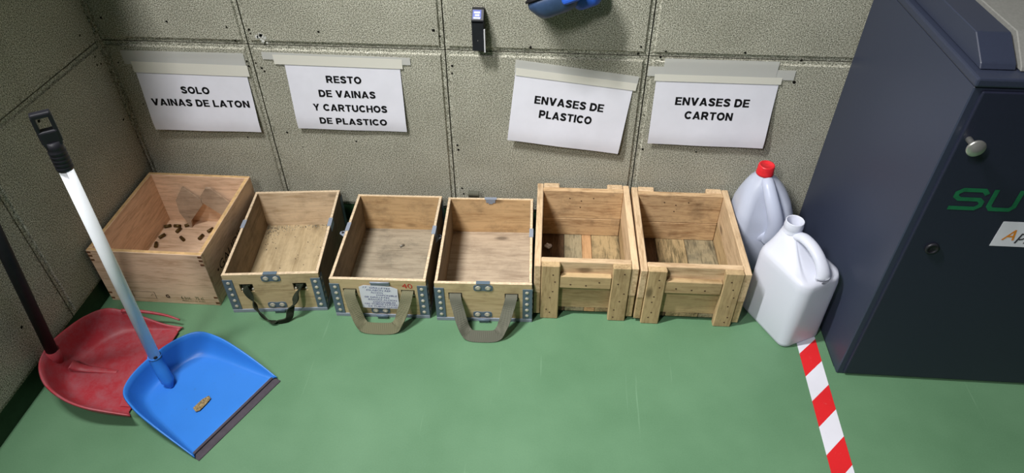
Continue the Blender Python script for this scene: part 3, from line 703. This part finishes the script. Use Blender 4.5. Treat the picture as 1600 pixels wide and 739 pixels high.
# ------------------------------------------------------------------ hazard tape on the floor
bm = newbm(); tw = .0485; xl = lambda y: 1.785 + (y + .40) * .034
yb = [-.358, -.428, -.498, -.568, -.637, -.707, -.777, -.847, -.917, -.987, -1.057, -1.127]
for i in range(len(yb) - 1):
    a, b = yb[i], yb[i + 1]; q = []
    for y, s in ((a, 0), (a + .05, 1), (b + .05, 1), (b, 0)): q.append((xl(y) + s * tw, min(y, -.30)))
    vs0 = [bm.verts.new((x, y, .0006)) for x, y in q]; vs1 = [bm.verts.new((x, y, .0)) for x, y in q]
    for f in [bm.faces.new(vs0), bm.faces.new(vs1[::-1])] + [bm.faces.new((vs0[k], vs1[k], vs1[(k + 1) % 4], vs0[(k + 1) % 4])) for k in range(4)]: f.material_index = i % 2
single('hazard_tape', bm, [TWHT, TRED], 'red and white striped hazard tape stuck on the green floor', 'floor tape', (1.785, -.4, 0))

# ------------------------------------------------------------------ dustpans
def pan_shell(bm, floor_pts, rim_pts, flange, n=64, steps=7):
    F = spline(floor_pts, n); R_ = spline(rim_pts, n); cen = sum(F, Vector()) / len(F)
    rings = []
    for i in range(n + 1):
        f, r = F[i], R_[i]; col = []
        for k in range(steps + 1):
            s = k / steps; hs = s ** 0.75; vs_ = s ** 1.7
            col.append(Vector((f.x + (r.x - f.x) * hs, f.y + (r.y - f.y) * hs, f.z + (r.z - f.z) * vs_)))
        outd = Vector((r.x - cen.x, r.y - cen.y, 0)).normalized()
        col.append(r + outd * flange * .6 + Vector((0, 0, .0012))); col.append(r + outd * flange + Vector((0, 0, -.002))); 
        rings.append(col)
    vs = [[bm.verts.new(p) for p in c] for c in rings]
    for a, b in zip(vs, vs[1:]):
        for k in range(len(a) - 1):
            fc = bm.faces.new((a[k], b[k], b[k + 1], a[k + 1])); fc.smooth = True
    # floor as strips between matching outline points
    m = n // 2
    for i in range(m):
        q = [vs[i][0], vs[i + 1][0], vs[n - i - 1][0], vs[n - i][0]]
        q = list(dict.fromkeys(q))
        if len(q) > 2: fc = bm.faces.new(q); fc.smooth = True
    return vs
def solid(o, th, off=-1):
    md = o.modifiers.new('thickness', 'SOLIDIFY'); md.thickness = th; md.offset = off; md.use_rim = th > .001; return o
def lobby_grip(bm, p, q, r, face=(.5, -.7, .3)):
    """hanging grip: ribbed sleeve, then a flattened head with a hole"""
    L = (Vector(q) - Vector(p)).length; zz = (Vector(q) - Vector(p)).normalized(); yy_ = Vector(face); yy_ = (yy_ - zz * yy_.dot(zz)).normalized(); xx = yy_.cross(zz)
    Fm = Matrix((xx, yy_, zz)).transposed().to_4x4(); Fm.translation = Vector(p)
    prof = [(r * 1.10, 0)]
    for k in range(5): prof += [(r * 1.18, .004 + k * .008), (r * 1.18, .008 + k * .008), (r * 1.06, .010 + k * .008)]
    prof += [(r * 1.12, .046), (r * 1.1, .060)]
    lathe(bm, prof, 20, Fm)
    lp0, lp1 = .058, L
    sec = []
    # head as a flat ring loop
    for wv, z0, z1 in ((-1, lp0, lp1), (1, lp0, lp1)):
        bx(bm, wv * r * 1.05 - .0035, wv * r * 1.05 + .0035, -r * .62, r * .62, lp0, lp1 - .004, .002, 2, rot=Fm)
    bx(bm, -r * 1.3, r * 1.3, -r * .62, r * .62, lp1 - .010, lp1, .003, 2, rot=Fm)
    bx(bm, -r * 1.2, r * 1.2, -r * .75, r * .75, lp0 - .006, lp0 + (lp1 - lp0) * .42, .003, 2, rot=Fm)
# blue pan: local x along the lip, y towards the back
lipmid = Vector((.485, -.705, 0)); ang = math.atan2(.901, .434)
bl = thing('dustpan', 'blue long-handled dustpan with a white stick lying in front of the red one', 'dustpan', lipmid, ang)
fl = [(.110, .014, .005), (.103, .06, .005), (.093, .13, .006), (.084, .178, .006), (.070, .207, .006), (.045, .224, .006), (0.0, .228, .006), (-.045, .226, .006), (-.070, .210, .006), (-.086, .18, .006), (-.095, .13, .006), (-.104, .06, .005), (-.110, .014, .005)]
rm = [(.119, .006, .008), (.120, .06, .026), (.119, .12, .043), (.115, .175, .055), (.101, .225, .060), (.060, .250, .061), (0, .258, .062), (-.060, .252, .061), (-.101, .228, .060), (-.116, .178, .055), (-.120, .12, .043), (-.120, .06, .026), (-.119, .006, .008)]
bm = newbm(); pan_shell(bm, fl, rm, .005); solid(obj('pan', bm, BLUE, bl, wc=False), .0022)
bm = newbm()
prism(bm, [(-.121, -.008), (.121, -.008), (.121, .016), (-.121, .016)], 0.0, .0022, bev=.0008); 
tq = bmesh.new(); merge(bm, tq)
bx(bm, -.119, .119, .010, .0165, .002, .0068, .001); lipo = obj('rubber_lip', bm, RUBBER, bl, wc=False)
bW = Matrix.Translation(lipmid) @ Matrix.Rotation(ang, 4, 'Z'); bI = bW.inverted()
B0, B1 = Vector((.271, -.612, .075)), Vector((.287, -.600, .712)); bd = (B1 - B0).normalized()
def loc_(M_, p): return M_ @ Vector(p)
bm = newbm(); tube(bm, [loc_(bI, (.301, -.641, .008)), loc_(bI, (.291, -.632, .021)), loc_(bI, (.280, -.622, .048)), loc_(bI, B0), loc_(bI, B0 + bd * .010)], [.003, .0145, .0150, .0148, .0148], 20); obj('socket', bm, BLUE, bl, wc=False)
gs = B0 + bd * .525
bm = newbm(); rod(bm, loc_(bI, B0), loc_(bI, gs + bd * .02), .0125, .0122, 24); sk = obj('stick', bm, STICKW, bl, wc=False); sk['label'] = 'white tube'
bm = newbm(); lathe(bm, [(.0045, 0), (.0035, .0014), (0, .0012)], 12, frame(loc_(bI, B0 + bd * .014 + Vector((.0085, -.0086, 0))), loc_(bI, B0 + bd * .014 + Vector((.0185, -.0186, 0))))); obj('rivet', bm, BLACKP, sk, wc=False)
bm = newbm(); lobby_grip(bm, loc_(bI, gs), loc_(bI, B1 + bd * .004), .0125, bI.to_3x3() @ Vector((.60, -.75, .3))); gp = obj('grip', bm, BLACKP, bl, wc=False); gp['label'] = 'black hanging grip'
# scrap lying in it
bm = newbm(); rs = random.Random(5)
prism(bm, [(-.022, -.007), (-.015, -.012), (.005, -.010), (.020, -.007), (.023, .003), (.008, .008), (-.005, .007), (-.019, .006)], .0, .0014, Matrix.Translation((.389, -.680, .0085)) @ Matrix.Rotation(math.radians(62), 4, 'Z'))
single('torn_scrap', bm, plain('grey_brown_scrap', (136, 118, 84), .8, .2, var=.35, scale=260), 'torn grey-brown scrap lying in the blue dustpan', 'scrap', (.389, -.680, .0085))
# red pan
rd = thing('dustpan', 'red worn long-handled dustpan with a broken rim and black stick against the left wall', 'dustpan', (.03, -.61, 0), wc=True)
fl = [(.236, -.470, .006), (.197, -.468, .006), (.150, -.476, .007), (.105, -.497, .008), (.072, -.530, .010), (.052, -.575, .012), (.050, -.610, .012), (.058, -.640, .012), (.085, -.675, .010), (.125, -.697, .008), (.170, -.706, .007), (.205, -.710, .006), (.232, -.712, .006)]
rm = [(.242, -.462, .009), (.196, -.462, .018), (.140, -.461, .044), (.080, -.466, .070), (.045, -.502, .080), (.026, -.560, .088), (.020, -.612, .092), (.027, -.655, .087), (.062, -.698, .080), (.115, -.728, .073), (.165, -.741, .064), (.215, -.743, .054), (.262, -.741, .042)]
bm = newbm(); pan_shell(bm, fl, rm, .006)
solid(obj('pan', bm, RED, rd), .0028)
bm = newbm(); tube(bm, spline([(.105, -.461, .062), (.150, -.450, .050), (.200, -.444, .034), (.236, -.447, .022)], 14), [.0050 - .0002 * k for k in range(15)], 10); a_ = obj('broken_rim_strip', bm, RED, rd)
bm = newbm(); prism(bm, [(.197, -.472), (.226, -.466), (.240, -.474), (.238, -.512), (.222, -.545), (.226, -.640), (.238, -.700), (.205, -.700), (.188, -.62), (.192, -.54)], .006, .0095, bev=.001); obj('lip', bm, RED, rd)
bm = newbm(); tube(bm, spline([(.045, -.608, .030), (.066, -.607, .016), (.105, -.606, .010), (.150, -.604, .005)], 16), [.013 - .00045 * k for k in range(17)], 14, (1, .5)); obj('rib', bm, RED, rd)
R0 = Vector((.027, -.613, .088)); rdv = (Vector((.0995, -.634, .442)) - R0).normalized()
bm = newbm(); rod(bm, R0 - rdv * .055, R0 - rdv * .002, .0145, .0155, 20); obj('socket', bm, RED, rd)
bm = newbm(); rod(bm, R0 - rdv * .01, R0 + rdv * .60, .0125, .0125, 22); sk = obj('stick', bm, BLACKT, rd); sk['label'] = 'black tube'
bm = newbm(); lobby_grip(bm, R0 + rdv * .58, R0 + rdv * .70, .0125); obj('grip', bm, BLACKP, rd)

# ------------------------------------------------------------------ heavy wide capitals
def arc(cx, cy, rx, ry, a0, a1, n=14): return [(cx + rx * math.cos(math.radians(a0 + (a1 - a0) * k / n)), cy + ry * math.sin(math.radians(a0 + (a1 - a0) * k / n))) for k in range(n + 1)]
def rc(x0, x1, y0, y1): return [(x0, y0), (x1, y0), (x1, y1), (x0, y1)]
GT = .255; ST = rc(0, .26, 0, 1)
GL = {  # width, polygons, centre-line strokes
    'S': (.82, [], [[(p.x, p.y) for p in spline([(.71, .72, 0), (.62, .85, 0), (.42, .89, 0), (.20, .83, 0), (.155, .68, 0), (.30, .58, 0), (.52, .48, 0), (.675, .34, 0), (.63, .17, 0), (.40, .11, 0), (.18, .16, 0), (.10, .29, 0)], 36)]]),
    'O': (.98, [], [arc(.49, .5, .37, .39, 0, 366, 30)]), 'C': (.92, [], [arc(.49, .5, .37, .39, 38, 322, 26)]),
    'L': (.72, [ST, rc(0, .72, 0, .21)], []), 'I': (.25, [ST], []), 'T': (.82, [rc(0, .82, .79, 1), rc(.285, .535, 0, 1)], []),
    'E': (.78, [ST, rc(0, .78, 0, .2), rc(0, .72, .41, .6), rc(0, .77, .8, 1)], []), 'H': (.88, [ST, rc(.635, .88, 0, 1), rc(.1, .8, .40, .61)], []),
    'N': (.88, [ST, rc(.635, .88, 0, 1), [(0, 1), (.26, 1), (.88, 0), (.62, 0)]], []),
    'V': (.96, [[(0, 1), (.28, 1), (.62, 0), (.34, 0)], [(.96, 1), (.68, 1), (.34, 0), (.62, 0)]], []),
    'A': (.98, [[(0, 0), (.27, 0), (.62, 1), (.36, 1)], [(.98, 0), (.71, 0), (.36, 1), (.62, 1)], rc(.25, .73, .18, .36)], []),
    'Y': (.92, [[(0, 1), (.29, 1), (.58, .42), (.34, .42)], [(.92, 1), (.63, 1), (.34, .42), (.58, .42)], rc(.338, .582, 0, .45)], []),
    'D': (.90, [ST], [[(.12, .89)] + arc(.42, .5, .36, .39, 90, -90) + [(.12, .11)]]),
    'P': (.84, [ST], [[(.12, .89)] + arc(.50, .66, .215, .23, 90, -90) + [(.12, .43)]]),
    'R': (.92, [ST, [(.36, .45), (.62, .45), (.93, 0), (.64, 0)]], [[(.12, .89)] + arc(.52, .67, .215, .22, 90, -90) + [(.12, .45)]]),
    'U': (.88, [], [[(.122, 1), (.122, .42)] + arc(.44, .42, .318, .31, 180, 360) + [(.758, 1)]])}
def heavy_text(body):
    bm = newbm(); x = 0.0; I4 = Matrix.Identity(4)
    for ch in body:
        if ch == ' ': x += .40; continue
        w_, polys, strokes = GL[ch]
        for q in polys: bm.faces.new([bm.verts.new((x + a, b, 0)) for a, b in q])
        for q in strokes: stroke(bm, [(x + a, b) for a, b in q], GT, I4, 0.0)
        x += w_ + .11
    return bm

# ------------------------------------------------------------------ paper notices
def notice(label, tl, theta, dl, dr_, lines, tapes, L=.209, wob=0.0015, curl=0.0):
    th = math.radians(theta); ex = Vector((math.cos(th), 0, math.sin(th))); ez = Vector((-math.sin(th), 0, math.cos(th)))
    O = Vector((tl[0], 0, tl[1]))
    def surf(u, v, off=0.0):
        f = v / L
        d = .0012 + (dl + (dr_ - dl) * u / .297) * f ** 1.5 + wob * (math.sin(u * 31 + v * 17) * .5 + .5) * f
        cur = max(0, f - .80) / .20
        d -= .0045 * cur ** 2 * (1 if max(dl, dr_) > .008 else .3)
        return O + ex * u - ez * v + Vector((0, -(max(d, .0008) + off), 0))
    t = thing('paper_notice', label, 'paper sign', surf(.1485, L), wc=True, group='paper notices taped to the wall')
    bm = newbm(); nu, nv = 28, 22
    vs = [[bm.verts.new(surf(.297 * i / nu, L * j / nv)) for j in range(nv + 1)] for i in range(nu + 1)]
    for i in range(nu):
        for j in range(nv): f = bm.faces.new((vs[i][j], vs[i + 1][j], vs[i + 1][j + 1], vs[i][j + 1])); f.smooth = True
    sh = obj('sheet', bm, PAPER, t); solid(sh, .0003, 0)
    bm = newbm()
    for s, uc, vc, wd, ch in lines:
        x = fit_text(heavy_text(s), uc - wd / 2, uc + wd / 2, -vc - ch / 2, -vc + ch / 2)
        bmesh.ops.subdivide_edges(x, edges=[e for e in x.edges if e.calc_length() > .006], cuts=2)
        bmesh.ops.triangulate(x, faces=x.faces[:])
        for v in x.verts: v.co = surf(v.co.x, -v.co.y, .0006)
        merge(bm, x)
    obj('lettering', bm, INK, sh, wc=False).location = tuple(-c for c in t.location)
    for (u0, u1, v0, v1, off, skew, mt) in tapes:
        bm = newbm(); n = 24; rows = []
        for i in range(n + 1):
            u = u0 + (u1 - u0) * i / n + (random.uniform(-.002, .002) if i in (0, n) else 0)
            row = []
            for k in range(5):
                v = v0 + (v1 - v0) * k / 4 + skew * (i / n)
                q = surf(min(max(u, 0), .297), max(v, 0), off + .0004) + ex * (u - min(max(u, 0), .297)) - ez * min(v, 0)
                if curl and i < 3: q += Vector((0, -curl * (3 - i), 0)) - ez * curl * .5 * (3 - i)
                row.append(q)
            rows.append(row)
        vv = [[bm.verts.new(p) for p in r] for r in rows]
        for a, b in zip(vv, vv[1:]):
            for k in range(4): f = bm.faces.new((a[k], b[k], b[k + 1], a[k + 1])); f.smooth = True
        solid(obj('tape_strip', bm, mt, t), .0002, 0)
    return t
notice('white paper sign reading SOLO VAINAS DE LATON, leftmost of the four notices', (.066, .518), 0.3, .018, .014,
       [('SOLO', .1455, .089, .078, .0205), ('VAINAS DE LATON', .150, .125, .268, .0205)],
       [(-.022, .302, -.018, .020, .0006, .000, TAPE), (-.002, .303, .012, .042, .0012, .004, TAPE2)])
notice('white paper sign with four lines reading RESTO DE VAINAS Y CARTUCHOS DE PLASTICO', (.470, .535), 0.0, .012, .010,
       [('RESTO', .147, .062, .092, .0205), ('DE VAINAS', .150, .102, .150, .0205), ('Y CARTUCHOS', .152, .142, .198, .0205), ('DE PLASTICO', .155, .181, .182, .0195)],
       [(-.052, .325, -.008, .012, .0006, .004, TAPE), (-.024, .303, -.002, .024, .0012, .003, TAPE2)])
notice('white paper sign reading ENVASES DE PLASTICO, hanging askew right of the black wall holder', (1.060, .525), -6.2, .018, .016,
       [('ENVASES DE', .146, .083, .178, .0225), ('PLASTICO', .142, .121, .137, .0225)],
       [(-.004, .306, -.018, .016, .0006, .003, TAPE), (.0, .303, .004, .024, .0012, .0, TAPE2)])
notice('white paper sign reading ENVASES DE CARTON, rightmost notice above the jugs', (1.407, .528), 0.0, .012, .016,
       [('ENVASES DE', .146, .083, .183, .0225), ('CARTON', .143, .121, .120, .0225)],
       [(-.022, .330, -.008, .018, .0004, .0, TAPE), (.014, .284, -.030, .018, .0009, .0, TAPE), (-.004, .301, .012, .030, .0014, .0, TAPE2)])

# ------------------------------------------------------------------ black holder on the wall
hx = .957
hd = thing('wall_holder', 'narrow black holder with a blue and white label fixed upright on the wall', 'wall holder', (hx + .015, -.012, .560), wc=True)
bm = newbm(); bx(bm, hx, hx + .029, -.030, 0.0, .575, .650, .0015)
prism(bm, [(-.030, .645), (-.030, .652), (-.012, .672), (0, .672), (0, .645)], hx, hx + .029, Myz, .0008); obj('body', bm, BLACKP, hd)
bm = newbm(); t = bmesh.new(); bx(t, .002, .022, -.009, .012, .0004, .0010); merge(bm, t, Matrix.Translation((hx + .001, -.0215, .6615)) @ Matrix.Rotation(math.radians(48), 4, 'X')); obj('label_plate', bm, LBLUE, hd)
bm = newbm()
for k, (a, b) in enumerate(((.005, .019), (.007, .018), (.004, .020))):
    t = bmesh.new(); bx(t, a, b, .008 - k * .0065 - .0045, .008 - k * .0065, .0010, .0013); merge(bm, t, Matrix.Translation((hx + .001, -.0215, .6615)) @ Matrix.Rotation(math.radians(48), 4, 'X'))
obj('label_print', bm, LPRINT, hd)
bm = newbm(); bx(bm, hx + .0285, hx + .0315, -.0312, -.0262, .573, .630); ed = obj('metal_strip', bm, ALU, hd)
for zz in (.583, .612):
    bm = newbm(); lathe(bm, [(.0030, 0), (.0026, .0012), (0, .0016)], 12, Matrix.Translation((hx + .029, -.020, zz)) @ Matrix.Rotation(math.pi / 2, 4, 'Y')); obj('screw', bm, CHROME, hd)
bm = newbm(); lathe(bm, [(.0012, 0), (0, .0006)], 8, Mxz(-.030) @ Matrix.Translation((hx + .014, .602, 0))); obj('screw', bm, CHROME, hd)

# ------------------------------------------------------------------ ear defenders hanging at the top edge
em = thing('ear_defenders', 'blue and black ear defenders hanging on the wall, cut by the top edge', 'ear defenders', (1.16, -.05, .66), wc=True)
def cup(bm, c, rx, ry, rz, mtx, prof):
    t = bmesh.new(); n = 32; rings = []
    for s, h in prof: rings.append([Vector((rx * s * math.cos(2 * math.pi * k / n), ry * s * math.sin(2 * math.pi * k / n), h * rz)) for k in range(n)])
    loft(t, rings); merge(bm, t, Matrix.Translation(c) @ mtx)
lz = Vector((.34, -.30, -.89)).normalized(); lx = Vector((.93, 0, .36)); lx = (lx - lz * lx.dot(lz)).normalized(); ly = lz.cross(lx)
Rm = Matrix((lx, ly, lz)).transposed().to_4x4()
cc = Vector((1.148, -.054, .728))
def blk(p, sx, sy, sz, bev): 
    return (-sx + p[0], sx + p[0], -sy + p[1], sy + p[1], -sz + p[2], sz + p[2], bev, 3)
def ecup(bm, c, hx, hy, h, m):
    t = bmesh.new(); rings = []
    for z, s_ in ((0, .97), (.06, 1.0), (.30, .99), (.66, .82), (.86, .70), (.96, .58), (1.0, .42)): rings.append([Vector((x, y, z * h)) for x, y in rrect(hx * s_, hy * s_, min(hx, hy) * .62 * s_, 8)])
    loft(t, rings); merge(bm, t, Matrix.Translation(c) @ m)
bm = newbm(); ecup(bm, cc, .060, .046, .044, Rm); obj('ear_cup', bm, MUFF, em)
bm = newbm(); ecup(bm, cc - lz * .0185, .064, .050, -.012, Rm); ecup(bm, cc - lz * .0005, .0635, .0495, -.016, Rm); obj('cushion', bm, FOAM, em)
bm = newbm(); bx(bm, *blk((.040, .032, .012), .022, .020, .016, .008), rot=Matrix.Translation(cc) @ Rm); obj('cup_insert', bm, MUFFB, em)
cc2 = Vector((1.216, -.034, .733))
bm = newbm(); ecup(bm, cc2, .040, .034, .040, Rm); obj('ear_cup', bm, MUFFB, em)
bm = newbm(); ecup(bm, cc2 + Vector((-.020, .006, -.004)), .040, .036, .034, Rm); obj('cushion', bm, FOAM, em)
bm = newbm(); tube(bm, spline([(1.13, -.040, .735), (1.135, -.030, .80), (1.185, -.022, .835), (1.235, -.020, .80), (1.235, -.028, .735)], 24), .006, 10, (1, 2.0), Vector((0, 1, 0))); obj('headband', bm, FOAM, em)
bm = newbm(); rod(bm, (1.185, .004, .826), (1.185, -.040, .829), .003, n=10); rod(bm, (1.185, -.040, .829), (1.185, -.042, .842), .003, n=10); single('wall_hook', bm, CHROME, 'steel wall hook carrying the blue ear defenders', 'hook', (1.185, 0, .826))

for o in list(bpy.data.objects):
    if '_wc' in o: del o['_wc']
